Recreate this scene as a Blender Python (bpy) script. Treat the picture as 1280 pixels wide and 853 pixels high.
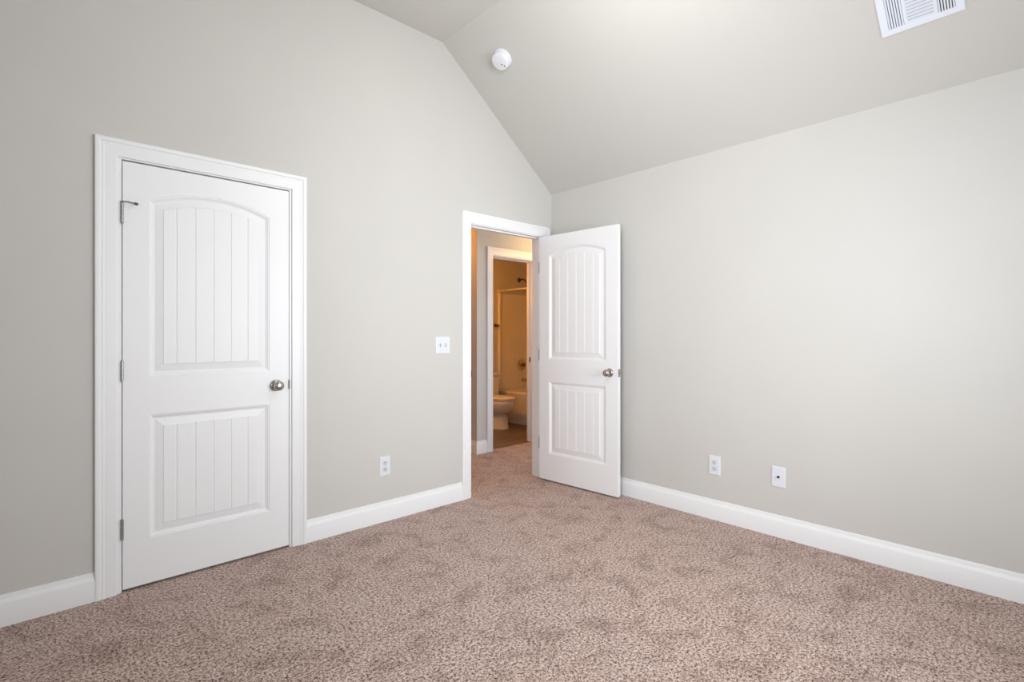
import bpy, bmesh, math
from mathutils import Vector, Matrix, Euler

for o in list(bpy.data.objects):
    bpy.data.objects.remove(o, do_unlink=True)
S = bpy.context.scene
COL = S.collection
PI = math.pi

# ------------------------------------------------------------------ camera
cam_d = bpy.data.cameras.new('camera')
cam_d.sensor_width = 36.0
cam_d.lens = 641.48 / 1280 * 36.0
cam_d.shift_y = -7.85 / 1280
cam_d.clip_start = 0.02
cam = bpy.data.objects.new('camera', cam_d)
cam.location = (-3.290, -3.0276, 1.2197)
cam.rotation_euler = (PI / 2, 0, -math.radians(42.975))
COL.objects.link(cam)
S.camera = cam

# ------------------------------------------------------------------ world, exposure
S.view_settings.view_transform = 'Standard'
S.view_settings.look = 'None'
S.view_settings.gamma = 1.0
S.view_settings.use_curve_mapping = False
S.view_settings.exposure = 0.04
w = bpy.data.worlds.new('world')
S.world = w
w.use_nodes = True
w.node_tree.nodes['Background'].inputs[0].default_value = (0.75, 0.87, 1.0, 1)
w.node_tree.nodes['Background'].inputs[1].default_value = 1.0

# room measures (metres): corner of the two walls at the origin
RX, RY = -3.80, -3.75          # far sides of the bedroom, behind the camera
WT = 0.115                     # wall thickness
EAVE, SL = 2.434, 0.767        # eave height and slope of the vault
AX = -1.150                    # where the slope meets the flat ceiling
FLAT = EAVE - SL * AX
AX2 = RX - AX                  # mirrored slope on the other side
HB = 1.05                      # hall face of the bathroom wall
BF = -0.012                    # bathroom floor level
BY = 2.50                      # plumbing wall of the bathroom
WIN_BACK = (-2.0, -0.6, 0.62, 2.16)    # x0,x1,z0,z1
WIN_SIDE = (-2.95, -1.65, 0.75, 2.10)    # y0,y1,z0,z1


def area(name, loc, rot, sx, sy, power, color, spread=180):
    d = bpy.data.lights.new(name, 'AREA')
    d.shape = 'RECTANGLE'
    d.size, d.size_y = sx, sy
    d.energy = power
    d.color = color
    d.spread = math.radians(spread)
    o = bpy.data.objects.new(name, d)
    o.location = loc
    o.rotation_euler = rot
    COL.objects.link(o)
    return o


# daylight entering through the two windows behind the camera
area('daylight_back', ((WIN_BACK[0] + WIN_BACK[1]) / 2, RY - 0.16, (WIN_BACK[2] + WIN_BACK[3]) / 2),
     (PI / 2, 0, 0), WIN_BACK[1] - WIN_BACK[0], WIN_BACK[3] - WIN_BACK[2], 42, (0.93, 0.97, 1.0), 108)
area('daylight_side', (RX - 0.16, (WIN_SIDE[0] + WIN_SIDE[1]) / 2, (WIN_SIDE[2] + WIN_SIDE[3]) / 2),
     (PI / 2, 0, -PI / 2), WIN_SIDE[1] - WIN_SIDE[0], WIN_SIDE[3] - WIN_SIDE[2], 37, (0.93, 0.97, 1.0), 115)
ADDED_LAMP = (-1.65, -1.65, 2.95)  # added lamp out of view, shapes the brightness falloff on the bedroom walls
ADDED_LAMP_W = 22.5
HALL_LAMP = (-0.34, 1.62, 2.434)
HALL_LAMP_B = (0.95, 0.50, 2.434)
BATH_LAMP = (0.32, 2.0, 1.98)
HALL_W, BATH_W = 17, 22
WARM = (1.0, 0.35, 0.035)
WARM_HALL = (1.0, 0.55, 0.16)


# ------------------------------------------------------------------ materials
def nodes(name):
    m = bpy.data.materials.new(name)
    m.use_nodes = True
    nt = m.node_tree
    return m, nt, nt.nodes['Principled BSDF']


def mat(name, col, rough=0.5, metal=0.0, bump=0.0, bscale=300.0, var=0.0, vscale=3.0, coat=0.0, spec=0.5):
    m, nt, b = nodes(name)
    b.inputs['Base Color'].default_value = (*col, 1)
    b.inputs['Roughness'].default_value = rough
    b.inputs['Metallic'].default_value = metal
    b.inputs['Specular IOR Level'].default_value = spec
    if coat:
        b.inputs['Coat Weight'].default_value = coat
    tc = nt.nodes.new('ShaderNodeTexCoord')
    if bump:
        n = nt.nodes.new('ShaderNodeTexNoise')
        n.inputs['Scale'].default_value = bscale
        n.inputs['Detail'].default_value = 3
        nt.links.new(tc.outputs['Object'], n.inputs['Vector'])
        bp = nt.nodes.new('ShaderNodeBump')
        bp.inputs['Strength'].default_value = bump
        bp.inputs['Distance'].default_value = 0.002
        nt.links.new(n.outputs['Fac'], bp.inputs['Height'])
        nt.links.new(bp.outputs['Normal'], b.inputs['Normal'])
    if var:
        n = nt.nodes.new('ShaderNodeTexNoise')
        n.inputs['Scale'].default_value = vscale
        n.inputs['Detail'].default_value = 4
        nt.links.new(tc.outputs['Object'], n.inputs['Vector'])
        r = nt.nodes.new('ShaderNodeValToRGB')
        r.color_ramp.elements[0].position = 0.3
        r.color_ramp.elements[1].position = 0.7
        r.color_ramp.elements[0].color = (*[c * (1 - var) for c in col], 1)
        r.color_ramp.elements[1].color = (*[min(1, c * (1 + var)) for c in col], 1)
        nt.links.new(n.outputs['Fac'], r.inputs['Fac'])
        nt.links.new(r.outputs['Color'], b.inputs['Base Color'])
    return m


M_WALL = mat('greige_wall_paint', (0.632, 0.618, 0.590), 0.75, bump=0.12, bscale=260, var=0.012, vscale=2.2, spec=0.3)
M_CEIL = mat('ceiling_paint', (0.632, 0.618, 0.590), 0.9, bump=0.15, bscale=240, spec=0.2)
M_TRIM = mat('white_trim_paint', (0.89, 0.897, 0.915), 0.38, bump=0.02, bscale=120)
M_DOOR = mat('white_door_paint', (0.905, 0.91, 0.93), 0.42, bump=0.03, bscale=500)
M_PLATE = mat('white_plastic', (0.78, 0.81, 0.865), 0.35, bump=0.01)
M_PLATE_IN = mat('white_plastic_face', (0.66, 0.69, 0.74), 0.4, bump=0.01)
M_SLOT = mat('dark_slot', (0.03, 0.03, 0.035), 0.6, bump=0.01)
M_NICKEL = mat('satin_nickel', (0.46, 0.43, 0.41), 0.24, metal=1.0, bump=0.01)
M_NICKEL_D = mat('brushed_nickel_dull', (0.42, 0.41, 0.40), 0.38, metal=1.0, bump=0.02)
M_STRIKE = mat('worn_strike_metal', (0.16, 0.155, 0.15), 0.5, metal=0.8, bump=0.02)
M_RUBBER = mat('grey_rubber', (0.10, 0.10, 0.11), 0.7, bump=0.05)
M_VENTPAINT = mat('white_enamel', (0.83, 0.87, 0.95), 0.4, bump=0.01)
M_DUCT = mat('dark_duct', (0.06, 0.06, 0.09), 0.8, bump=0.02)
M_DETECT = mat('detector_plastic', (0.86, 0.87, 0.92), 0.45, bump=0.01)
M_PORC = mat('glazed_porcelain', (0.80, 0.78, 0.76), 0.12, bump=0.005, coat=0.3)
M_SEAT = mat('toilet_seat_plastic', (0.83, 0.80, 0.76), 0.25, bump=0.005)
M_TUB = mat('white_acrylic', (0.82, 0.80, 0.77), 0.25, bump=0.01)
M_BRONZE = mat('aged_bronze', (0.17, 0.10, 0.06), 0.35, metal=0.9, bump=0.02)
M_CHROME = mat('chrome_warm', (0.62, 0.58, 0.52), 0.15, metal=1.0, bump=0.005)


def carpet_mat():
    m, nt, b = nodes('twist_pile_carpet')
    tc = nt.nodes.new('ShaderNodeTexCoord')

    def noise(scale, detail, rough=0.5):
        n = nt.nodes.new('ShaderNodeTexNoise')
        n.inputs['Scale'].default_value = scale
        n.inputs['Detail'].default_value = detail
        n.inputs['Roughness'].default_value = rough
        nt.links.new(tc.outputs['Object'], n.inputs['Vector'])
        return n

    def ramp(src, stops):
        r = nt.nodes.new('ShaderNodeValToRGB')
        while len(r.color_ramp.elements) < len(stops):
            r.color_ramp.elements.new(0.5)
        for e, (p, c) in zip(r.color_ramp.elements, stops):
            e.position = p
            e.color = (*c, 1)
        nt.links.new(src, r.inputs['Fac'])
        return r

    tuft = noise(165, 2.0, 0.6)
    clump = noise(80, 1.0, 0.5)
    fine = nt.nodes.new('ShaderNodeMix')
    fine.inputs['Factor'].default_value = 0.36
    nt.links.new(tuft.outputs['Fac'], fine.inputs['A'])
    nt.links.new(clump.outputs['Fac'], fine.inputs['B'])
    yarn = ramp(fine.outputs['Result'], [(0.385, (0.070, 0.034, 0.028)), (0.440, (0.270, 0.168, 0.138)),
                                         (0.495, (0.520, 0.378, 0.322)), (0.60, (0.80, 0.66, 0.60))])
    # brushed pile: footprints and vacuum marks
    big = noise(6.5, 5, 0.66)
    big.inputs['Distortion'].default_value = 0.6
    br = ramp(big.outputs['Fac'], [(0.36, (0.72, 0.69, 0.67)), (0.46, (0.91, 0.89, 0.88)), (0.54, (1.0, 1.0, 1.0))])
    mx = nt.nodes.new('ShaderNodeMix')
    mx.data_type = 'RGBA'
    mx.blend_type = 'MULTIPLY'
    mx.inputs['Factor'].default_value = 1.0
    nt.links.new(yarn.outputs['Color'], mx.inputs['A'])
    nt.links.new(br.outputs['Color'], mx.inputs['B'])
    nt.links.new(mx.outputs['Result'], b.inputs['Base Color'])
    b.inputs['Roughness'].default_value = 1.0
    b.inputs['Specular IOR Level'].default_value = 0.05
    b.inputs['Sheen Weight'].default_value = 0.15
    bp = nt.nodes.new('ShaderNodeBump')
    bp.inputs['Strength'].default_value = 1.0
    bp.inputs['Distance'].default_value = 0.008
    nt.links.new(fine.outputs['Result'], bp.inputs['Height'])
    nt.links.new(bp.outputs['Normal'], b.inputs['Normal'])
    return m


def vinyl_mat():
    m, nt, b = nodes('brown_plank_vinyl')
    tc = nt.nodes.new('ShaderNodeTexCoord')
    mp = nt.nodes.new('ShaderNodeMapping')
    mp.inputs['Scale'].default_value = (2.0, 26, 1)
    nt.links.new(tc.outputs['Object'], mp.inputs['Vector'])
    n = nt.nodes.new('ShaderNodeTexNoise')
    n.inputs['Scale'].default_value = 1.6
    n.inputs['Detail'].default_value = 6
    nt.links.new(mp.outputs['Vector'], n.inputs['Vector'])
    r = nt.nodes.new('ShaderNodeValToRGB')
    r.color_ramp.elements[0].position = 0.3
    r.color_ramp.elements[0].color = (0.10, 0.072, 0.055, 1)
    r.color_ramp.elements[1].position = 0.72
    r.color_ramp.elements[1].color = (0.27, 0.20, 0.155, 1)
    nt.links.new(n.outputs['Fac'], r.inputs['Fac'])
    bk = nt.nodes.new('ShaderNodeTexBrick')
    bk.inputs['Scale'].default_value = 1.0
    bk.inputs['Brick Width'].default_value = 0.9
    bk.inputs['Row Height'].default_value = 0.15
    bk.inputs['Mortar Size'].default_value = 0.004
    bk.inputs['Mortar'].default_value = (0.05, 0.035, 0.028, 1)
    bk.inputs['Color1'].default_value = (1, 1, 1, 1)
    bk.inputs['Color2'].default_value = (0.78, 0.76, 0.74, 1)
    nt.links.new(tc.outputs['Object'], bk.inputs['Vector'])
    mx = nt.nodes.new('ShaderNodeMix')
    mx.data_type = 'RGBA'
    mx.blend_type = 'MULTIPLY'
    mx.inputs['Factor'].default_value = 1.0
    nt.links.new(r.outputs['Color'], mx.inputs['A'])
    nt.links.new(bk.outputs['Color'], mx.inputs['B'])
    nt.links.new(mx.outputs['Result'], b.inputs['Base Color'])
    b.inputs['Roughness'].default_value = 0.4
    return m


def glass_mat():
    m = bpy.data.materials.new('window_glass')
    m.use_nodes = True
    nt = m.node_tree
    nt.nodes.remove(nt.nodes['Principled BSDF'])
    t = nt.nodes.new('ShaderNodeBsdfTransparent')
    g = nt.nodes.new('ShaderNodeBsdfGlossy')
    g.inputs['Roughness'].default_value = 0.02
    mx = nt.nodes.new('ShaderNodeMixShader')
    mx.inputs[0].default_value = 0.06
    nt.links.new(t.outputs[0], mx.inputs[1])
    nt.links.new(g.outputs[0], mx.inputs[2])
    nt.links.new(mx.outputs[0], nt.nodes['Material Output'].inputs[0])
    return m


def glow_mat(name, col, s):
    m, nt, b = nodes(name)
    b.inputs['Base Color'].default_value = (0.9, 0.85, 0.75, 1)
    b.inputs['Emission Color'].default_value = (*col, 1)
    b.inputs['Emission Strength'].default_value = s
    return m


M_CARPET = carpet_mat()
M_VINYL = vinyl_mat()
M_GLASS = glass_mat()
M_DOME_W = glow_mat('lit_white_dome', (1.0, 0.97, 0.93), 3.0)
M_DOME = glow_mat('lit_lamp_dome', (1.0, 0.68, 0.32), 3.0)


# ------------------------------------------------------------------ mesh helpers
class MB:
    def __init__(s):
        s.v, s.f, s.sm = [], [], []

    def add(s, vs, fs, smooth=False):
        k = len(s.v)
        s.v += [tuple(p) for p in vs]
        s.f += [tuple(i + k for i in f) for f in fs]
        s.sm += [smooth] * len(fs)

    def box(s, a, b, bev=0.0):
        (x0, y0, z0), (x1, y1, z1) = [min(p, q) for p, q in zip(a, b)], [max(p, q) for p, q in zip(a, b)]
        if bev <= 0:
            vs = [(x, y, z) for x in (x0, x1) for y in (y0, y1) for z in (z0, z1)]
            s.add(vs, [(0, 1, 3, 2), (4, 6, 7, 5), (0, 4, 5, 1), (2, 3, 7, 6), (0, 2, 6, 4), (1, 5, 7, 3)])
        else:
            bm = bmesh.new()
            bmesh.ops.create_cube(bm, size=1)
            for v in bm.verts:
                v.co = Vector(((x0 + x1) / 2 + v.co.x * (x1 - x0), (y0 + y1) / 2 + v.co.y * (y1 - y0),
                               (z0 + z1) / 2 + v.co.z * (z1 - z0)))
            bmesh.ops.bevel(bm, geom=list(bm.edges), offset=bev, segments=2, affect='EDGES', profile=0.5)
            s.bm(bm)

    def bm(s, bm, smooth=False):
        bm.verts.index_update()
        s.add([v.co.copy() for v in bm.verts], [[v.index for v in f.verts] for f in bm.faces], smooth)
        bm.free()

    def quad(s, a, b, c, d, smooth=False):
        s.add([a, b, c, d], [(0, 1, 2, 3)], smooth)

    def prism(s, poly, fn, d0, d1):
        """poly: 2D outline; fn(u,v,d)->xyz; extruded from d0 to d1"""
        n = len(poly)
        vs = [fn(u, v, d0) for u, v in poly] + [fn(u, v, d1) for u, v in poly]
        fs = [tuple(range(n)), tuple(range(2 * n - 1, n - 1, -1))]
        fs += [(i, i + n, (i + 1) % n + n, (i + 1) % n) for i in range(n)]
        s.add(vs, fs)

    def loft(s, rings, smooth=True, cap0=True, cap1=True, closed=True):
        n = len(rings[0])
        vs = [p for r in rings for p in r]
        fs = []
        for k in range(len(rings) - 1):
            for i in range(n if closed else n - 1):
                j = (i + 1) % n
                fs.append((k * n + i, k * n + j, (k + 1) * n + j, (k + 1) * n + i))
        s.add(vs, fs, smooth)
        if cap0:
            s.add(rings[0], [tuple(range(n - 1, -1, -1))], smooth)
        if cap1:
            s.add(rings[-1], [tuple(range(n))], smooth)

    def lathe(s, prof, mtx=Matrix(), n=32, smooth=True):
        """prof: list of (r, h) around local z"""
        rings = []
        for r, h in prof:
            rings.append([mtx @ Vector((max(r, 1e-5) * math.cos(2 * PI * i / n), max(r, 1e-5) * math.sin(2 * PI * i / n), h))
                          for i in range(n)])
        s.loft(rings, smooth)

    def tube(s, pts, r, n=14):
        pts = [Vector(p) for p in pts]
        rad = r if isinstance(r, (list, tuple)) else [r] * len(pts)
        rings = []
        for i, p in enumerate(pts):
            t = (pts[min(i + 1, len(pts) - 1)] - pts[max(i - 1, 0)]).normalized()
            up = Vector((0, 0, 1)) if abs(t.z) < 0.9 else Vector((1, 0, 0))
            a = t.cross(up).normalized()
            b = a.cross(t)
            rings.append([p + a * rad[i] * math.cos(2 * PI * k / n) + b * rad[i] * math.sin(2 * PI * k / n) for k in range(n)])
        s.loft(rings)

    def build(s, name, m, parent=None, weld=True, smooth_angle=None):
        me = bpy.data.meshes.new(name)
        me.from_pydata(s.v, [], s.f)
        for p, sm in zip(me.polygons, s.sm):
            p.use_smooth = sm
        bm = bmesh.new()
        bm.from_mesh(me)
        if weld:
            bmesh.ops.remove_doubles(bm, verts=bm.verts, dist=1e-5)
        bmesh.ops.recalc_face_normals(bm, faces=bm.faces)
        if smooth_angle:
            for f in bm.faces:
                f.smooth = True
            for e in bm.edges:
                if len(e.link_faces) == 2 and e.calc_face_angle(0) > smooth_angle:
                    e.smooth = False
        bm.to_mesh(me)
        bm.free()
        me.materials.append(m)
        o = bpy.data.objects.new(name, me)
        COL.objects.link(o)
        if parent:
            o.parent = parent
        return o


def tag(o, label, cat=None, group=None, kind=None):
    if label:
        o['label'] = label
    if cat:
        o['category'] = cat
    if group:
        o['group'] = group
    if kind:
        o['kind'] = kind
    return o


def struct(o, label, cat):
    return tag(o, label, cat, kind='structure')


def thing(name, label, cat, loc=(0, 0, 0), rot=None, group=None, kind=None):
    o = bpy.data.objects.new(name, None)
    o.empty_display_size = 0.1
    o.location = loc
    if rot is not None:
        o.rotation_euler = rot
    COL.objects.link(o)
    return tag(o, label, cat, group, kind)


def roof(x):
    if x >= AX:
        return EAVE - SL * x
    if x >= AX2:
        return FLAT
    return EAVE + SL * (x - RX)


# door openings in the left wall (jamb face to jamb face)
D1 = (-2.987, -2.2165, 2.050)
D2 = (-0.888, -0.122, 2.050)
JT = 0.019                      # jamb board thickness

# ================================================================== SHELL
# floor: carpet through bedroom and hall
b = MB()
b.box((RX - 0.1, RY - 0.1, -0.12), (0.0, 0.0, 0.0))
b.box((D1[0] - 0.02, 0, -0.12), (D1[1] + 0.02, 0.9, 0.0))
b.box((D2[0] - JT, 0, -0.12), (D2[1] + JT, WT, 0.0))
b.box((-2.0, WT, -0.12), (1.35, HB, 0.0))
b.box((-2.0, HB, -0.12), (0.03, 2.9, 0.0))
b.box((0.15, HB, -0.12), (1.0, 1.095, 0.0))
struct(b.build('floor', M_CARPET, weld=False), 'mottled brown twist-pile carpet running from the bedroom into the hall', 'floor')
b = MB()
b.box((0.10, 1.095, -0.13), (2.5, BY + 0.1, BF))
struct(b.build('floor_bathroom', M_VINYL), 'dark brown wood-look vinyl floor seen in the bathroom doorway', 'floor')


# left wall (gable wall with the two doors)
def gable(b, x0, x1, z0, d0, d1):
    xs = sorted({x0, x1} | {x for x in (AX, AX2) if x0 < x < x1})
    poly = [(x0, z0), (x1, z0)] + [(x, roof(x)) for x in reversed(xs)]
    b.prism(poly, lambda u, v, d: (u, d, v), d0, d1)


b = MB()
gable(b, RX, D1[0] - JT, 0, 0, WT)
gable(b, D1[0] - JT, D1[1] + JT, D1[2] + JT, 0, WT)
gable(b, D1[1] + JT, D2[0] - JT, 0, 0, WT)
gable(b, D2[0] - JT, D2[1] + JT, D2[2] + JT, 0, WT)
gable(b, D2[1] + JT, 0.0, 0, 0, WT)
struct(b.build('wall_left', M_WALL, weld=False), 'greige gable wall holding the closed door and the open doorway', 'wall')

b = MB()
b.box((0, RY, 0), (WT, WT, EAVE + 0.12))
struct(b.build('wall_right', M_WALL), 'plain greige wall behind the open door, with two outlet plates', 'wall')

# back wall with window opening
b = MB()
x0, x1, z0, z1 = WIN_BACK
gable(b, RX, x0, 0, RY - 0.15, RY)
gable(b, x1, 0.0, 0, RY - 0.15, RY)
b.box((x0, RY - 0.15, 0), (x1, RY, z0))
gable(b, x0, x1, z1, RY - 0.15, RY)
struct(b.build('wall_back', M_WALL, weld=False), 'greige gable wall behind the camera with a wide window', 'wall')
b = MB()
y0, y1, z0, z1 = WIN_SIDE
b.box((RX - 0.15, RY, 0), (RX, y0, EAVE + 0.12))
b.box((RX - 0.15, y1, 0), (RX, WT, EAVE + 0.12))
b.box((RX - 0.15, y0, 0), (RX, y1, z0))
b.box((RX - 0.15, y0, z1), (RX, y1, EAVE + 0.12))
struct(b.build('wall_side', M_WALL, weld=False), 'greige wall beside the camera with a single window', 'wall')

# vaulted ceiling: slope, flat strip, slope
b = MB()
T = 0.10
prof = [(0.0, EAVE), (AX, FLAT), (AX2, FLAT), (RX, EAVE), (RX, EAVE + T), (AX2, FLAT + T), (AX, FLAT + T), (0, EAVE + T)]
for q in ((0, 1, 6, 7), (1, 2, 5, 6), (2, 3, 4, 5)):
    b.prism([prof[i] for i in q], lambda u, v, d: (u, d, v), RY - 0.15, WT)
struct(b.build('ceiling', M_CEIL, weld=False), 'vaulted greige ceiling with sloped sides and a flat top', 'ceiling')


# windows behind the camera
def window(name, label, fn, u0, u1, z0, z1, mull):
    """fn(u, d, z) with d = distance outward from the inner wall face"""
    root = thing(name, label, 'window', kind='structure')
    fr = MB()

    def bx(b, ua, ub, da, db, za, zb):
        p, q = fn(ua, da, za), fn(ub, db, zb)
        b.box(p, q)
    for ua, ub, za, zb in ((u0, u0 + .04, z0, z1), (u1 - .04, u1, z0, z1), (u0, u1, z0, z0 + .04), (u0, u1, z1 - .04, z1)):
        bx(fr, ua, ub, 0.05, 0.13, za, zb)
    fr.build('window_frame', M_TRIM, root, weld=False)
    n = mull
    for k in range(n):
        a = u0 + .04 + (u1 - u0 - .08) * k / n
        c = u0 + .04 + (u1 - u0 - .08) * (k + 1) / n
        zm = (z0 + z1) / 2
        for za, zb, dd in ((z0 + .04, zm + .015, 0.07), (zm - .015, z1 - .04, 0.10)):
            s = MB()
            for ua, ub, zc, zd in ((a, a + .035, za, zb), (c - .035, c, za, zb), (a, c, za, za + .03), (a, c, zb - .03, zb)):
                bx(s, ua, ub, dd, dd + .025, zc, zd)
            so = s.build('sash', M_TRIM, root, weld=False)
            g = MB()
            bx(g, a + .035, c - .035, dd + .010, dd + .014, za + .03, zb - .03)
            g.build('pane', M_GLASS, so)
    cs = MB()
    for ua, ub, za, zb in ((u0 - .08, u0, z0 - .08, z1 + .08), (u1, u1 + .08, z0 - .08, z1 + .08), (u0, u1, z1, z1 + .08), (u0, u1, z0 - .08, z0)):
        bx(cs, ua, ub, -0.017, 0.0, za, zb)
    cs.build('window_casing', M_TRIM, root, weld=False)
    si = MB()
    bx(si, u0 - .1, u1 + .1, -0.05, 0.05, z0 - .012, z0 + .012)
    si.build('window_sill', M_TRIM, root)
    return root


window('window_1', 'wide white sash window in the wall behind the camera', lambda u, d, z: (u, RY - d, z), *WIN_BACK, 2)
window('window_2', 'single white sash window in the wall beside the camera', lambda u, d, z: (RX - d, u, z), *WIN_SIDE, 1)

# hall and bathroom shell
HC = 2.434
BO = (0.237, 0.850, 2.050)     # bathroom door opening in the wall y = HB
b = MB()
b.box((0.02, HB, 0), (BO[0] - JT, HB + WT, HC))
b.box((BO[0] - JT, HB, BO[2] + JT), (BO[1] + JT, HB + WT, HC))
b.box((BO[1] + JT, HB, 0), (1.45, HB + WT, HC))
b.box((0.02, HB + WT, -0.12), (0.02 + WT, 2.9, HC))
struct(b.build('wall_hall', M_WALL, weld=False), 'beige hall wall around the bathroom doorway with its outside corner', 'wall')
b = MB()
b.box((-2.1, WT, 0), (-2.0, 2.9, HC))
b.box((-2.1, 2.9, 0), (0.02 + WT, 3.0, HC))
b.box((1.35, WT, 0), (1.45, HB, HC))
struct(b.build('wall_hall_end', M_WALL, weld=False), 'end walls closing the hall out of sight beyond the doorway', 'wall')
b = MB()
b.box((0.02, BY, -0.12), (2.5, BY + 0.1, HC))
b.box((2.37, HB + WT, -0.12), (2.47, BY, HC))
b.box((1.45, HB + WT - 0.1, -0.12), (2.47, HB + WT, HC))
struct(b.build('wall_bathroom', M_WALL, weld=False), 'warmly lit beige bathroom walls behind toilet and tub', 'wall')
b = MB()
b.box((-2.1, WT, HC), (2.5, 3.0, HC + 0.1))
struct(b.build('ceiling_hall', M_CEIL, weld=False), 'flat ceiling over the hall and the bathroom', 'ceiling')
# closet behind the closed door
b = MB()
b.box((-3.3, 0.9, 0), (-2.0, 0.98, HC))
b.box((-3.3, WT, 0), (-3.2, 0.9, HC))
b.box((-3.3, WT, HC), (-2.0, 0.98, HC + 0.05))
struct(b.build('wall_closet', M_WALL, weld=False), 'closet walls hidden behind the closed white door', 'wall')


# ------------------------------------------------------------------ door casings (profile swept round the opening)
CASING = [(0.0, 0.0), (0.0, 0.009), (0.002, 0.0105), (0.006, 0.011), (0.046, 0.0125), (0.049, 0.0145), (0.054, 0.0150),
          (0.058, 0.0135), (0.061, 0.0150), (0.064, 0.0175), (0.070, 0.0185), (0.078, 0.0185), (0.081, 0.0170), (0.081, 0.0)]


def casing(b, xl, xr, zt, fn, prof=CASING):
    """xl, xr, zt: inner edges; fn(x, proud, z)"""
    rings = []
    for sx, sz in ((-1, 0), (-1, 1), (1, 1), (1, 0)):
        ring = []
        for a, p in prof:
            x = (xl - a) if sx < 0 else (xr + a)
            z = zt + a if sz else 0.0
            ring.append(fn(x, p, z))
        rings.append(ring)
    b.loft(rings, smooth=False, closed=False, cap0=False, cap1=False)


def jambs(b, xl, xr, zt, fn, depth, stop0, stop1):
    """boards lining the opening plus the stop beads; fn(x, d, z) d into the wall"""
    def bx(xa, xb, da, db, za, zb):
        b.box(fn(xa, da, za), fn(xb, db, zb))
    bx(xl - JT, xl, 0, depth, 0, zt)
    bx(xr, xr + JT, 0, depth, 0, zt)
    bx(xl - JT, xr + JT, 0, depth, zt, zt + JT)
    st = 0.011
    bx(xl, xl + st, stop0, stop1, 0, zt - st)
    bx(xr - st, xr, stop0, stop1, 0, zt - st)
    bx(xl, xr, stop0, stop1, zt - st, zt)


def doorway(name, label, xl, xr, zt, fn, il, ir, it, depth, s0, s1, back=True):
    root = thing(name, label, 'door frame', kind='structure')
    b = MB()
    casing(b, il, ir, it, lambda x, p, z: fn(x, -p, z))
    b.build('door_casing', M_TRIM, root, smooth_angle=0.5)
    if back:
        b = MB()
        casing(b, il, ir, it, lambda x, p, z: fn(x, depth + p, z))
        b.build('rear_casing', M_TRIM, root, smooth_angle=0.5)
    b = MB()
    jambs(b, xl, xr, zt, fn, depth, s0, s1)
    b.build('door_jamb', M_TRIM, root, weld=False)
    return root


IDENT = lambda x, d, z: (x, d, z)
T1 = doorway('trim_1', 'white moulded casing around the closed door', *D1, IDENT, -3.005, -2.204, 2.057, WT, 0.040, 0.052, False)
T2 = doorway('trim_2', 'white moulded casing and jamb around the open doorway', *D2, IDENT, -0.898, -0.114, 2.057, WT, 0.040, 0.075)
T3 = doorway('trim_3', 'white casing around the bathroom doorway across the hall', *BO, lambda x, d, z: (x, HB + d, z),
             BO[0] - 0.008, BO[1] + 0.008, 2.057, WT, 0.075, 0.087)


# strike plates
def strike(root, x, y0, y1, z, sx):
    b = MB()
    b.box((x, y0, z - 0.030), (x + sx * 0.002, y1, z + 0.030), 0.0)
    b.box((x, y0 - 0.003, z - 0.022), (x + sx * 0.0045, y0 + 0.010, z + 0.022))
    o = b.build('strike_plate', M_STRIKE, root, weld=False)
    o['label'] = 'dark metal strike plate'
    return o


strike(T1, D1[1], -0.004, 0.034, 0.935, -1)
strike(T2, D2[0], -0.004, 0.034, 0.925, 1)
strike(T3, BO[1], HB + 0.06, HB + 0.085, 0.935, -1)

# ------------------------------------------------------------------ baseboards
BASE = [(0.0160, 0.0), (0.0160, 0.0955), (0.0150, 0.0985), (0.0115, 0.1060), (0.0075, 0.1135), (0.0070, 0.1180), (0.0060, 0.1195),
        (0.0056, 0.1255), (0.0045, 0.1290), (0.0, 0.1305)]


def baseboard(name, label, pts):
    """pts: (x, y, nx, ny) path points, n = mitre direction into the room"""
    b = MB()
    rings = [[(x + nx * t, y + ny * t, z) for t, z in BASE] for x, y, nx, ny in pts]
    b.loft(rings, smooth=False, closed=False)
    struct(b.build(name, M_TRIM, smooth_angle=0.35), label, 'baseboard')


CW = 0.081
baseboard('baseboard_left', 'short white baseboard at the far left beside the closed door', [(RX, 0, 0, -1), (-3.005 - CW, 0, 0, -1)])
baseboard('baseboard_middle', 'white baseboard between the closed door and the doorway', [(-2.204 + CW, 0, 0, -1), (-0.898 - CW, 0, 0, -1)])
baseboard('baseboard_right', 'long white baseboard along the right wall', [(0, 0, -1, 0), (0, RY, -1, 0)])
baseboard('baseboard_back', 'white baseboard on the wall behind the camera', [(RX, RY, 0, 1), (0, RY, 0, 1)])
baseboard('baseboard_side', 'white baseboard on the wall beside the camera', [(RX, RY, 1, 0), (RX, 0, 1, 0)])
baseboard('baseboard_hall', 'white baseboard wrapping the outside corner in the hall', [(0.02, 2.9, -1, 0), (0.02, HB, -1, -1), (BO[0] - 0.008 - CW, HB, 0, -1)])
baseboard('baseboard_hall_end', 'white hall baseboard right of the bathroom doorway', [(BO[1] + 0.008 + CW, HB, 0, -1), (1.35, HB, 0, -1)])

# ================================================================== DOORS
DW, DH, DT = 0.764, 2.030, 0.035
P_OUT = 0.105                                   # stile to the moulding
PROFILE = [(0.0, 0.0), (0.0020, -0.0032), (0.0070, -0.0036), (0.011, -0.0085), (0.019, -0.0130), (0.024, -0.0130),
           (0.034, -0.0105), (0.0565, -0.0062), (0.0590, -0.0035)]
FIELD_D = -0.0035
NA = 28
ARISE = 0.061


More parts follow.
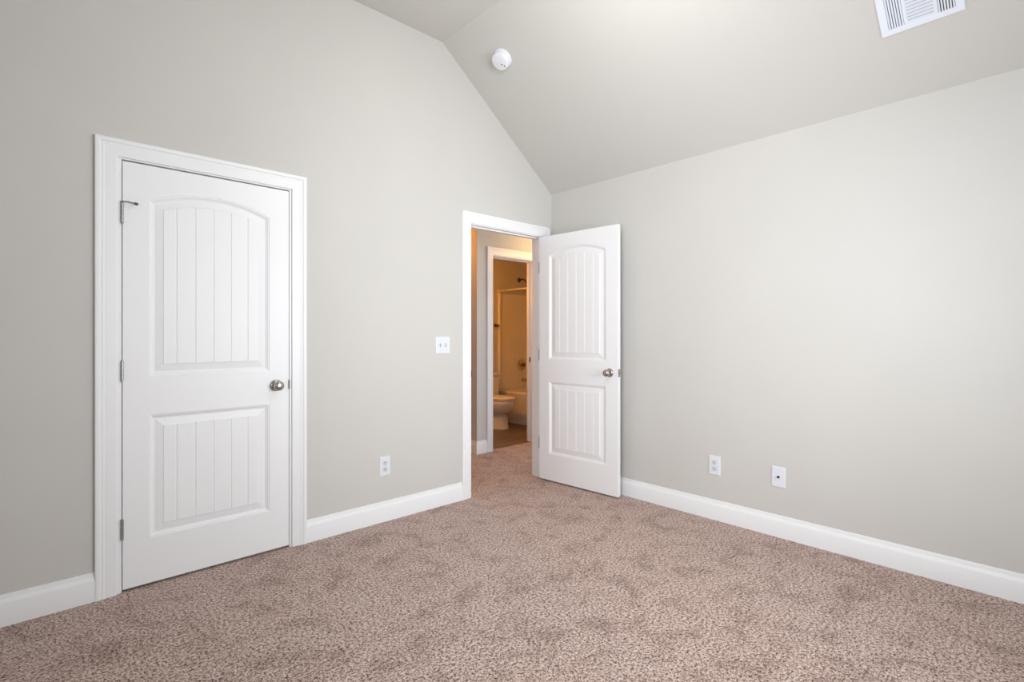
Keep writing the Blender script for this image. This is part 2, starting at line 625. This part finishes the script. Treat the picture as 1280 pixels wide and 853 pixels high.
def panel_outline(zb, zs, arched, d):
    """ring of (u, z), offset inwards by d; zs = springing height at the sides"""
    u0, u1 = P_OUT + d, DW - P_OUT - d
    wd = DW - 2 * P_OUT
    pts = [(u0, zb + d), (u1, zb + d)]
    if arched:
        R = (wd * wd / 4 + ARISE ** 2) / (2 * ARISE)
        cz = zs + ARISE - R
        r = R - d
        uc = DW / 2
        for k in range(NA + 1):
            u = u1 + (u0 - u1) * k / NA
            pts.append((u, cz + math.sqrt(r * r - (u - uc) ** 2)))
    else:
        for k in range(NA + 1):
            pts.append((u1 + (u0 - u1) * k / NA, zs - d))
    return pts


PANELS = [(1.005, 1.862, True), (0.219, 0.818, False)]     # (bottom, springing, arched) above the door bottom


def door_face(b, fy):
    """fy(depth) gives local y of a point 'depth' proud of the face"""
    def P(u, z, d=0.0):
        return (u, fy(d), z)
    (ub, us, _), (lb, ls, _) = PANELS
    u0, u1 = P_OUT, DW - P_OUT
    arch = panel_outline(ub, us, True, 0.0)[2:]
    # stiles and rails
    b.quad(P(0, 0), P(u0, 0), P(u0, DH), P(0, DH))
    b.quad(P(u1, 0), P(DW, 0), P(DW, DH), P(u1, DH))
    b.quad(P(u0, 0), P(u1, 0), P(u1, lb), P(u0, lb))
    b.quad(P(u0, ls), P(u1, ls), P(u1, ub), P(u0, ub))
    for (ua, za), (uc, zc) in zip(arch, arch[1:]):
        b.quad(P(ua, za), P(ua, DH), P(uc, DH), P(uc, zc))
    for zb, zs, ar in PANELS:
        rings = [[P(u, z, dep) for u, z in panel_outline(zb, zs, ar, d)] for d, dep in PROFILE]
        b.loft(rings, smooth=False, cap0=False, cap1=False)
        # planked field with five grooves
        inner = panel_outline(zb, zs, ar, PROFILE[-1][0])
        fu0, fu1, fb = inner[0][0], inner[1][0], inner[0][1]
        top = inner[2:]

        def zt(u):
            for (ua, za), (uc, zc) in zip(top, top[1:]):
                if uc - 1e-9 <= u <= ua + 1e-9:
                    return za + (zc - za) * (ua - u) / (ua - uc)
            return top[0][1]
        cols = [(fu0, FIELD_D)]
        for k in range(-2, 3):
            g = DW / 2 + 0.0825 * k
            cols += [(g - 0.0042, FIELD_D), (g - 0.0012, FIELD_D - 0.0032), (g + 0.0012, FIELD_D - 0.0032), (g + 0.0042, FIELD_D)]
        cols.append((fu1, FIELD_D))
        full = []
        for (ua, da), (uc, dc) in zip(cols, cols[1:]):
            n = max(1, int((uc - ua) / 0.02))
            full += [(ua + (uc - ua) * i / n, da + (dc - da) * i / n) for i in range(n)]
        full.append(cols[-1])
        for (ua, da), (uc, dc) in zip(full, full[1:]):
            b.quad(P(ua, fb, da), P(uc, fb, dc), P(uc, zt(uc), dc), P(ua, zt(ua), da))


def knob_set(parent, u, z, side, name='door_knob'):
    """side -1: knob on the face local y=0, pointing -y; +1: other face"""
    y = 0.0 if side < 0 else DT
    m = Matrix.Translation((u, y, z)) @ Matrix.Rotation(PI / 2 if side < 0 else -PI / 2, 4, 'X')
    k = MB()
    k.lathe([(0.0, 0.010), (0.012, 0.010), (0.0115, 0.024), (0.0135, 0.028), (0.0205, 0.032), (0.0255, 0.038), (0.0275, 0.046),
             (0.0265, 0.054), (0.0225, 0.060), (0.015, 0.0635), (0.006, 0.0648), (0.0, 0.065)], m, 36)
    ko = k.build(name, M_NICKEL, parent)
    ko['label'] = 'satin nickel knob'
    r = MB()
    r.lathe([(0.0, 0.0), (0.0325, 0.0), (0.0325, 0.003), (0.0300, 0.0065), (0.022, 0.0095), (0.013, 0.0115), (0.0, 0.012)], m, 36)
    r.build('rose', M_NICKEL, ko)
    return ko


def hinge(parent, z, pinstop=False):
    b = MB()
    L = 0.094
    for i in range(5):
        z0 = z - L / 2 + L * i / 5
        b.lathe([(0.0, z0 + 0.0006), (0.0064, z0 + 0.0006), (0.0064, z0 + L / 5 - 0.0006), (0.0, z0 + L / 5 - 0.0006)],
                Matrix.Translation((-0.002, -0.006, 0)), 16, smooth=False)
    b.lathe([(0, z + L / 2), (0.0045, z + L / 2), (0.0045, z + L / 2 + 0.003), (0, z + L / 2 + 0.004)], Matrix.Translation((-0.002, -0.006, 0)), 12)
    b.lathe([(0, z - L / 2 - 0.004), (0.0045, z - L / 2 - 0.003), (0.0045, z - L / 2), (0, z - L / 2)], Matrix.Translation((-0.002, -0.006, 0)), 12)
    b.box((-0.0022, -0.004, z - L / 2), (-0.0004, 0.030, z + L / 2))
    h = b.build('hinge', M_NICKEL_D, parent, weld=False)
    h['label'] = 'dull nickel hinge'
    return h


def make_door(name, label, loc, rotz, both):
    root = thing(name, label, 'door', loc, (0, 0, rotz), kind='structure')
    b = MB()
    door_face(b, lambda d: -d)
    if both:
        door_face(b, lambda d: DT + d)
    else:
        b.quad((0, DT, 0), (DW, DT, 0), (DW, DT, DH), (0, DT, DH))
    for p, q in (((0, 0), (0, DH)), ((0, DH), (DW, DH)), ((DW, DH), (DW, 0)), ((DW, 0), (0, 0))):
        b.quad((p[0], 0, p[1]), (q[0], 0, q[1]), (q[0], DT, q[1]), (p[0], DT, p[1]))
    b.build('door_slab', M_DOOR, root)
    knob_set(root, DW - 0.070, 0.922, -1)
    if both:
        knob_set(root, DW - 0.070, 0.922, 1)
    lp = MB()
    lp.box((DW - 0.0005, 0.005, 0.922 - 0.029), (DW + 0.0012, DT - 0.005, 0.922 + 0.029))
    lo = lp.build('latch_plate', M_NICKEL_D, root)
    lo['label'] = 'dull nickel latch plate'
    bt = MB()
    bt.prism([(0, -0.007), (0.010, -0.007), (0.010, -0.002), (0.003, 0.007), (0, 0.007)],
             lambda u, v, d: (DW + 0.001 + u, DT / 2 + v, d), 0.914, 0.930)
    if both:
        bt.build('latch_bolt', M_NICKEL, lo)
    return root


door1 = make_door('door_1', 'closed white arch-panel door with a nickel knob on its right', (-2.9835, 0.0015, 0.012), 0, False)
for z in (1.7825, 1.037, 0.287):
    hinge(door1, z)
# hinge-pin door stop on the top hinge
b = MB()
zt_ = 1.7825 + 0.0475 + 0.004
b.lathe([(0.0, zt_), (0.0085, zt_), (0.0085, zt_ + 0.004), (0.0, zt_ + 0.005)], Matrix.Translation((-0.002, -0.006, 0)), 16)
b.tube([(-0.002, -0.012, zt_ + 0.002), (0.018, -0.024, zt_ + 0.001), (0.046, -0.026, zt_ - 0.003)], 0.0034)
ds = b.build('door_stop', M_NICKEL_D, door1, weld=False)
ds['label'] = 'small nickel hinge-pin stop'
b = MB()
b.tube([(0.043, -0.027, zt_ - 0.0028), (0.047, -0.0255, zt_ - 0.0032), (0.056, -0.022, zt_ - 0.005)], [0.0055, 0.0068, 0.0060])
b.build('rubber_tip', M_RUBBER, ds)

A2 = -math.radians(86.6)
door2 = make_door('door_2', 'white arch-panel door standing open against the right wall', (-0.1666, -0.0150, 0.012), A2, True)
# its hinges sit on the wall-side edge
for z in (1.7825, 1.037, 0.287):
    h = hinge(door2, z)
    h.location = (0, DT, 0)
    h.rotation_euler = (0, 0, 0)
    h.scale = (1, -1, 1)
# hinge leaves let into the jamb
for z in (1.7945, 1.049, 0.299):
    b = MB()
    b.box((D2[1] - 0.0015, 0.002, z - 0.047), (D2[1], 0.034, z + 0.047))
    o = b.build('hinge_leaf', M_NICKEL_D, T2)
    o['label'] = 'dull nickel hinge leaf'


# ================================================================== WALL PLATES
def plate_body(parent, wd, ht, name='cover_plate'):
    """local: plate in xz plane, proud towards -y"""
    b = MB()
    rings = []
    for ins, y in ((0.0, 0.0), (0.0, -0.003), (0.0015, -0.005), (0.004, -0.0062)):
        x, z = wd / 2 - ins, ht / 2 - ins
        rings.append([(-x, y, -z), (x, y, -z), (x, y, z), (-x, y, z)])
    b.loft(rings, smooth=False)
    return b.build(name, M_PLATE, parent)


def screw(parent, x, z, y=-0.0062):
    b = MB()
    b.lathe([(0, 0), (0.0034, 0), (0.0030, 0.0012), (0, 0.0016)], Matrix.Translation((x, y, z)) @ Matrix.Rotation(PI / 2, 4, 'X'), 14)
    b.box((x - 0.0028, y - 0.0019, z - 0.0004), (x + 0.0028, y - 0.0012, z + 0.0004))
    return b.build('screw', M_PLATE_IN, parent, weld=False)


def outlet(label, loc, rotz):
    root = thing('power_outlet', label, 'outlet', loc, (0, 0, rotz), 'duplex outlets')
    p = plate_body(root, 0.078, 0.126)
    screw(p, 0, 0)
    for s in (1, -1):
        zc = s * 0.0205
        b = MB()
        ring = []
        for k in range(28):
            a = 2 * PI * k / 28
            ring.append((0.0172 * math.cos(a), max(-0.0135, min(0.0135, 0.0172 * math.sin(a)))))
        b.loft([[(u, -0.005, zc + v) for u, v in ring], [(u, -0.0080, zc + v) for u, v in ring],
                [(u * .95, -0.0086, zc + v * .95) for u, v in ring]], smooth=False)
        r = b.build('receptacle', M_PLATE_IN, root)
        sl = MB()
        sl.box((-0.0078, -0.0090, zc - 0.001), (-0.0056, -0.0084, zc + 0.0085))
        sl.box((0.0056, -0.0090, zc + 0.0005), (0.0078, -0.0084, zc + 0.0075))
        sl.lathe([(0, 0), (0.0030, 0), (0.0030, 0.0006), (0, 0.0006)],
                 Matrix.Translation((0, -0.0084, zc - 0.0075)) @ Matrix.Rotation(PI / 2, 4, 'X'), 14, smooth=False)
        sl.build('slot', M_SLOT, r, weld=False)
    return root


outlet('white duplex outlet low on the left wall between closed door and doorway', (-1.609, 0, 0.360), 0)
outlet('white duplex outlet low on the right wall nearest the open door', (0, -1.461, 0.357), -PI / 2)

root = thing('cable_jack', 'white wall plate with one dark coax port on the right wall', 'wall plate', (0, -1.8585, 0.361), (0, 0, -PI / 2))
p = plate_body(root, 0.078, 0.122)
screw(p, 0, 0.042)
screw(p, 0, -0.042)
b = MB()
b.lathe([(0, 0), (0.0078, 0), (0.0078, 0.003), (0.0055, 0.0032), (0.0055, 0.010), (0.0045, 0.0105), (0, 0.0105)],
        Matrix.Translation((0, -0.006, 0)) @ Matrix.Rotation(PI / 2, 4, 'X'), 18, smooth=False)
o = b.build('coax_port', M_SLOT, root)
o['label'] = 'dark coax port'

root = thing('light_switch', 'white double toggle switch plate left of the open doorway', 'switch', (-1.149, 0, 1.145))
p = plate_body(root, 0.124, 0.122)
for sx in (-0.023, 0.023):
    for sz in (0.030, -0.030):
        screw(p, sx, sz)
    b = MB()
    b.box((sx - 0.0052, -0.0066, -0.0120), (sx + 0.0052, -0.0058, 0.0120))
    t = b.build('toggle_slot', M_RUBBER, root)
    b = MB()
    up = 1 if sx < 0 else -1
    rings = []
    for (y, hw, zc, hh) in ((-0.0060, 0.0042, 0.0, 0.0085), (-0.011, 0.0040, up * 0.004, 0.0060), (-0.0175, 0.0034, up * 0.0085, 0.0038)):
        rings.append([(sx - hw, y, zc - hh), (sx + hw, y, zc - hh), (sx + hw, y, zc + hh), (sx - hw, y, zc + hh)])
    b.loft(rings, smooth=False)
    b.build('toggle', M_PLATE_IN, root)

# ================================================================== CEILING FIXTURES
nrm = Vector((-SL, 0, -1)).normalized()         # pointing into the room from the right-hand slope
up_s = Vector((-1, 0, SL)).normalized()         # up the slope
along = Vector((0, -1, 0))
SM = Matrix((( along.x, up_s.x, nrm.x), (along.y, up_s.y, nrm.y), (along.z, up_s.z, nrm.z)))
if SM.determinant() < 0:
    along = Vector((0, 1, 0))
    SM = Matrix(((along.x, up_s.x, nrm.x), (along.y, up_s.y, nrm.y), (along.z, up_s.z, nrm.z)))
YS = along.y                                    # sign of local x along world y


def on_slope(x, y):
    return Vector((x, y, EAVE - SL * x))


root = thing('smoke_detector', 'round white smoke detector on the sloped ceiling', 'smoke detector', on_slope(-0.915, -0.385), SM.to_euler())
b = MB()
b.lathe([(0, 0), (0.068, 0), (0.068, 0.008), (0.066, 0.011), (0.0, 0.011)], Matrix(), 48)
b.build('mounting_base', M_DETECT, root, smooth_angle=0.6)
b = MB()
b.lathe([(0.062, 0.010), (0.0645, 0.012), (0.0645, 0.016), (0.060, 0.018), (0.060, 0.022), (0.0625, 0.024), (0.0615, 0.044), (0.058, 0.050),
         (0.050, 0.0525), (0.0, 0.0535)], Matrix(), 48)
body = b.build('detector_body', M_DETECT, root, smooth_angle=0.6)
# positions of the three marks, (across, up the slope)
for px, pu, r in ((0.020, 0.000, 0.0052), (0.010, -0.020, 0.0047), (0.022, -0.038, 0.0047)):
    b = MB()
    b.lathe([(0, 0.0500), (r, 0.0500), (r, 0.0545), (0, 0.0547)], Matrix.Translation((px * -YS, pu, 0)), 14, smooth=False)
    o = b.build('indicator', M_SLOT if r < 0.005 else M_PLATE_IN, body)

# vent register: local x along the wall, y up the slope, z into the room
VW, VH = 0.302, 0.302
root = thing('air_vent', 'white louvred ceiling vent register at the upper right', 'vent', on_slope(-0.290, -2.434), SM.to_euler())
sx = -YS                                        # towards the camera side of the room


def vx(u):
    return sx * u


rim = 0.026
groups = [(0.030, 0.090), (0.103, 0.199), (0.212, 0.272)]
b = MB()


def vbox(b, u0, u1, v0, v1, z0, z1):
    b.box((vx(u0), v0, z0), (vx(u1), v1, z1))


vbox(b, 0, VW, 0, rim, 0.0005, 0.006)
vbox(b, 0, VW, VH - rim, VH, 0.0005, 0.006)
vbox(b, 0, groups[0][0], rim, VH - rim, 0.0005, 0.006)
vbox(b, groups[0][1], groups[1][0], rim, VH - rim, 0.0005, 0.006)
vbox(b, groups[1][1], groups[2][0], rim, VH - rim, 0.0005, 0.006)
vbox(b, groups[2][1], VW, rim, VH - rim, 0.0005, 0.006)
b.build('frame', M_VENTPAINT, root, weld=False)
b = MB()
vbox(b, 0.02, VW - 0.02, 0.02, VH - 0.02, 0.0002, 0.0008)
o = b.build('duct_opening', M_DUCT, root)
o['label'] = 'dark duct behind the louvres'


def slat(u0, v0, u1, v1, tilt, wdt):
    """thin tilted blade between two points"""
    b = MB()
    a, c = Vector((vx(u0), v0, 0)), Vector((vx(u1), v1, 0))
    t = (c - a).normalized()
    side = Vector((-t.y, t.x, 0))
    w1 = side * (wdt / 2) * math.cos(tilt)
    zc, dz = 0.0048, (wdt / 2) * math.sin(tilt)
    h = Vector((0, 0, 0.0006))
    ring = []
    for e in (a, c):
        lo, hi = e - w1 + Vector((0, 0, zc - dz)), e + w1 + Vector((0, 0, zc + dz))
        ring.append([lo - h, hi - h, hi + h, lo + h])
    b.loft(ring, smooth=False)
    b.build('louvre', M_VENTPAINT, root)


for gi, (ua, ub) in enumerate(groups):
    if gi == 1:
        n = 16
        for k in range(n):
            v = rim + (VH - 2 * rim) * (k + 0.5) / n
            slat(ua, v, ub, v, 0.22, 0.0158)
    else:
        n = 6
        for k in range(n):
            u = ua + (ub - ua) * (k + 0.5) / n
            slat(u, rim, u, VH - rim, 0.45 if gi == 0 else -0.45, 0.0074)


def lamp(name, label, loc, power, group, color=WARM, dome=None, stem=0.0):
    root = thing(name, label, 'lamp', loc, group=group)
    b = MB()
    b.lathe([(0, -0.02), (0.15, -0.02), (0.15, 0.0), (0, 0.0)], Matrix(), 32, smooth=False)
    b.build('lamp_base', M_NICKEL_D, root)
    if stem:
        b = MB()
        b.lathe([(0, 0), (0.009, 0), (0.009, stem - 0.03), (0.055, stem - 0.02), (0.06, stem), (0, stem)], Matrix(), 24, smooth=False)
        b.build('stem', M_NICKEL_D, root)
    b = MB()
    b.lathe([(0.14, -0.02), (0.135, -0.05), (0.11, -0.08), (0.06, -0.098), (0.0, -0.102)], Matrix(), 32)
    b.build('lamp_shade', dome or M_DOME, root)
    d = bpy.data.lights.new(name + '_light', 'POINT')
    d.energy = power
    d.color = color
    d.shadow_soft_size = 0.09
    l = bpy.data.objects.new(name + '_light', d)
    l.location = (loc[0], loc[1], loc[2] - 0.20)
    COL.objects.link(l)


lamp('ceiling_lamp', 'flush dome lamp round the corner of the hall', HALL_LAMP, HALL_W, 'dome ceiling lamps')
lamp('ceiling_lamp', 'flush dome lamp in the hall before the bathroom doorway', HALL_LAMP_B, HALL_W * 0.7, 'dome ceiling lamps', WARM_HALL)
lamp('ceiling_lamp', 'hanging dome lamp lighting the bathroom across the hall', BATH_LAMP, BATH_W, 'dome ceiling lamps', WARM, None, 2.434 - BATH_LAMP[2])

lamp('ceiling_lamp', 'added unseen dome lamp on a short stem, lighting the bedroom walls', ADDED_LAMP, ADDED_LAMP_W, 'dome ceiling lamps', (1.0, 0.98, 0.96), M_DOME_W, FLAT - ADDED_LAMP[2])

# ================================================================== BATHROOM
# toilet, facing -y, tank against the plumbing wall
TX = 1.215
root = thing('toilet', 'white toilet seen through the bathroom doorway', 'toilet', (TX, BY, BF))


def oval(cx, cy, rx, ryf, ryb, z, n=36, pw=2.2):
    pts = []
    for k in range(n):
        a = 2 * PI * k / n
        c, s_ = math.cos(a), math.sin(a)
        x = rx * math.copysign(abs(c) ** (2 / pw), c)
        y = (ryb if s_ > 0 else ryf) * math.copysign(abs(s_) ** (2 / pw), s_)
        pts.append((cx + x, cy + y, z))
    return pts


b = MB()
b.loft([oval(0, -0.36, 0.128, 0.232, 0.20, 0.0), oval(0, -0.36, 0.126, 0.229, 0.20, 0.015), oval(0, -0.36, 0.116, 0.214, 0.19, 0.08),
        oval(0, -0.365, 0.108, 0.200, 0.19, 0.15), oval(0, -0.37, 0.106, 0.196, 0.19, 0.185), oval(0, -0.38, 0.120, 0.212, 0.20, 0.198),
        oval(0, -0.40, 0.146, 0.234, 0.22, 0.225), oval(0, -0.415, 0.168, 0.252, 0.23, 0.285),
        oval(0, -0.42, 0.179, 0.262, 0.235, 0.335), oval(0, -0.42, 0.181, 0.264, 0.235, 0.366), oval(0, -0.42, 0.172, 0.254, 0.228, 0.374)])
b.box((-0.17, -0.24, 0.27), (0.17, -0.03, 0.372), 0.02)
b.build('bowl', M_PORC, root, weld=False)
b = MB()
b.loft([oval(0, -0.42, 0.165, 0.248, 0.21, 0.374), oval(0, -0.42, 0.168, 0.252, 0.21, 0.379), oval(0, -0.42, 0.184, 0.270, 0.22, 0.381), oval(0, -0.42, 0.184, 0.270, 0.22, 0.388),
        oval(0, -0.42, 0.178, 0.264, 0.215, 0.392)])
b.build('seat', M_SEAT, root)
b = MB()
b.loft([oval(0, -0.42, 0.172, 0.256, 0.21, 0.3935), oval(0, -0.42, 0.186, 0.272, 0.22, 0.400), oval(0, -0.42, 0.184, 0.269, 0.22, 0.406),
        oval(0, -0.42, 0.165, 0.250, 0.20, 0.414), oval(0, -0.42, 0.10, 0.15, 0.12, 0.418)])
b.build('lid', M_SEAT, root)
b = MB()
b.loft([[(-0.20, -0.190, .372), (0.20, -0.190, .372), (0.20, -0.015, .372), (-0.20, -0.015, .372)],
        [(-0.215, -0.205, .40), (0.215, -0.205, .40), (0.215, -0.012, .40), (-0.215, -0.012, .40)],
        [(-0.228, -0.212, .665), (0.228, -0.212, .665), (0.228, -0.012, .665), (-0.228, -0.012, .665)]], smooth=False)
o = b.build('tank', M_PORC, root)
md = o.modifiers.new('soft_edges', 'BEVEL')
md.width = 0.022
md.segments = 4
b = MB()
b.box((-0.238, -0.222, 0.665), (0.238, -0.006, 0.702), 0.012)
b.build('tank_lid', M_PORC, root)
b = MB()
b.tube([(-0.17, -0.212, 0.61), (-0.17, -0.235, 0.61), (-0.10, -0.240, 0.60)], 0.006)
o = b.build('flush_lever', M_CHROME, root)
o['label'] = 'metal flush lever'

# tub with apron, basin and rim
X0, X1, Y0, Y1, ZR = 1.585, 2.368, HB + WT + 0.002, BY - 0.002, 0.425


def rrect(x0, x1, y0, y1, z, r, n=6):
    pts = []
    for cx, cy, a0 in ((x1 - r, y1 - r, 0), (x0 + r, y1 - r, PI / 2), (x0 + r, y0 + r, PI), (x1 - r, y0 + r, 1.5 * PI)):
        for k in range(n + 1):
            a = a0 + PI / 2 * k / n
            pts.append((cx + r * math.cos(a), cy + r * math.sin(a), z))
    return pts


root = thing('bathtub', 'white alcove bathtub right of the toilet', 'bathtub', (0, 0, 0))
b = MB()
b.loft([rrect(X0 + 0.012, X1, Y0, Y1, BF, 0.008), rrect(X0 + 0.012, X1, Y0, Y1, 0.36, 0.008), rrect(X0 + 0.002, X1, Y0, Y1, 0.385, 0.008),
        rrect(X0, X1, Y0, Y1, ZR - 0.010, 0.010), rrect(X0 + 0.006, X1, Y0, Y1, ZR, 0.012),
        rrect(X0 + 0.085, X1 - 0.06, Y0 + 0.08, Y1 - 0.09, ZR, 0.10), rrect(X0 + 0.098, X1 - 0.07, Y0 + 0.1, Y1 - 0.10, ZR - 0.015, 0.11),
        rrect(X0 + 0.12, X1 - 0.10, Y0 + 0.2, Y1 - 0.14, 0.12, 0.13), rrect(X0 + 0.16, X1 - 0.14, Y0 + 0.25, Y1 - 0.18, 0.08, 0.13)], smooth=False)
b.build('tub_shell', M_TUB, root, smooth_angle=0.6)
b = MB()
b.lathe([(0, 0), (0.036, 0), (0.036, 0.006), (0.030, 0.010), (0, 0.011)],
        Matrix.Translation((1.985, Y1 - 0.108, 0.345)) @ Matrix.Rotation(PI / 2, 4, 'X'), 24)
o = b.build('overflow_plate', M_CHROME, root)
o['label'] = 'metal overflow plate'

root = thing('shower_surround', 'white moulded wall panel above the bathtub', 'shower surround', (0, 0, 0))
ZT = 1.812
b = MB()
b.box((X0 + 0.03, BY - 0.020, ZR + 0.001), (X1, BY - 0.001, ZT), 0.004)
b.build('end_panel', M_TUB, root)
b = MB()
b.box((X0 - 0.004, BY - 0.038, ZR + 0.001), (X0 + 0.030, BY - 0.001, ZT + 0.004), 0.006)
b.build('edge_flange', M_TUB, root)
o = MB()
o.tube([(X0 + 0.012, BY - 0.004, 1.850), (X0 + 0.012, HB + WT + 0.004, 1.850)], 0.0135, 18)
root = thing('curtain_rod', 'bare shower curtain rod above the tub edge', 'rod', (0, 0, 0))
o.build('rod', M_TUB, root)
for yy in (BY - 0.012, HB + WT + 0.012):
    b = MB()
    b.lathe([(0, -0.010), (0.024, -0.010), (0.018, 0.004), (0.0, 0.010)],
            Matrix.Translation((X0 + 0.012, yy, 1.850)) @ Matrix.Rotation(PI / 2 if yy > 2 else -PI / 2, 4, 'X'), 20)
    b.build('end_flange', M_TUB, root)

# shower head and arm
root = thing('wall_shower', 'dark bronze shower head on a bent arm above the surround', 'shower head', (2.005, BY, 2.035))
b = MB()
b.lathe([(0, 0), (0.036, 0), (0.034, 0.006), (0.018, 0.014), (0, 0.016)], Matrix.Rotation(PI / 2, 4, 'X'), 24)
b.build('wall_flange', M_BRONZE, root)
b = MB()
b.tube([(0, 0, 0), (0, -0.05, 0.006), (0, -0.10, -0.002), (0, -0.145, -0.030), (0, -0.175, -0.065)], 0.0105)
b.build('shower_arm', M_BRONZE, root)
b = MB()
hm = Matrix.Translation((0, -0.172, -0.060)) @ Matrix.Rotation(math.radians(180 - 38), 4, 'X')
b.lathe([(0, 0), (0.014, 0), (0.016, 0.018), (0.026, 0.032), (0.034, 0.052), (0.034, 0.060), (0.030, 0.064), (0, 0.064)], hm, 24)
b.build('spray_head', M_BRONZE, root, smooth_angle=0.7)

# mixing valve
root = thing('shower_valve', 'round metal shower valve trim with a handle above the spout', 'valve', (2.035, BY - 0.020, 0.772))
b = MB()
b.lathe([(0, 0), (0.083, 0), (0.083, 0.003), (0.076, 0.008), (0.045, 0.016), (0.030, 0.022), (0, 0.024)], Matrix.Rotation(PI / 2, 4, 'X'), 36)
b.build('escutcheon', M_CHROME, root, smooth_angle=0.6)
b = MB()
b.lathe([(0, 0.018), (0.024, 0.018), (0.027, 0.040), (0.026, 0.058), (0.018, 0.066), (0, 0.068)], Matrix.Rotation(PI / 2, 4, 'X'), 24)
b.tube([(0, -0.050, 0), (-0.02, -0.056, -0.03), (-0.035, -0.058, -0.058)], [0.010, 0.009, 0.007])
b.build('handle', M_BRONZE, root, weld=False)

root = thing('tub_spout', 'metal tub spout below the shower valve', 'spout', (2.055, BY - 0.020, 0.545))
b = MB()
b.loft([[(0.026 * math.cos(2 * PI * k / 20), 0.0, 0.026 * math.sin(2 * PI * k / 20)) for k in range(20)],
        [(0.027 * math.cos(2 * PI * k / 20), -0.06, 0.026 * math.sin(2 * PI * k / 20)) for k in range(20)],
        [(0.026 * math.cos(2 * PI * k / 20), -0.11, -0.002 + 0.025 * math.sin(2 * PI * k / 20)) for k in range(20)],
        [(0.024 * math.cos(2 * PI * k / 20), -0.135, -0.012 + 0.022 * math.sin(2 * PI * k / 20)) for k in range(20)]])
b.build('spout_body', M_CHROME, root)
b = MB()
b.lathe([(0, 0.024), (0.006, 0.024), (0.006, 0.040), (0.009, 0.042), (0.009, 0.050), (0, 0.052)], Matrix.Translation((0, -0.105, 0)), 14)
b.build('diverter_knob', M_CHROME, root)

root = thing('towel_bar', 'small dark towel bar on the wall above the toilet tank', 'towel bar', (1.30, BY, 1.352))
b = MB()
b.tube([(-0.25, -0.055, 0), (0.25, -0.055, 0)], 0.008)
b.build('bar', M_BRONZE, root)
for s in (-0.24, 0.24):
    b = MB()
    b.lathe([(0, 0), (0.024, 0), (0.022, 0.008), (0.011, 0.014), (0.010, 0.050), (0.013, 0.054), (0.013, 0.066), (0, 0.068)],
            Matrix.Translation((s, 0, 0)) @ Matrix.Rotation(PI / 2, 4, 'X'), 18)
    b.build('bracket', M_BRONZE, root)
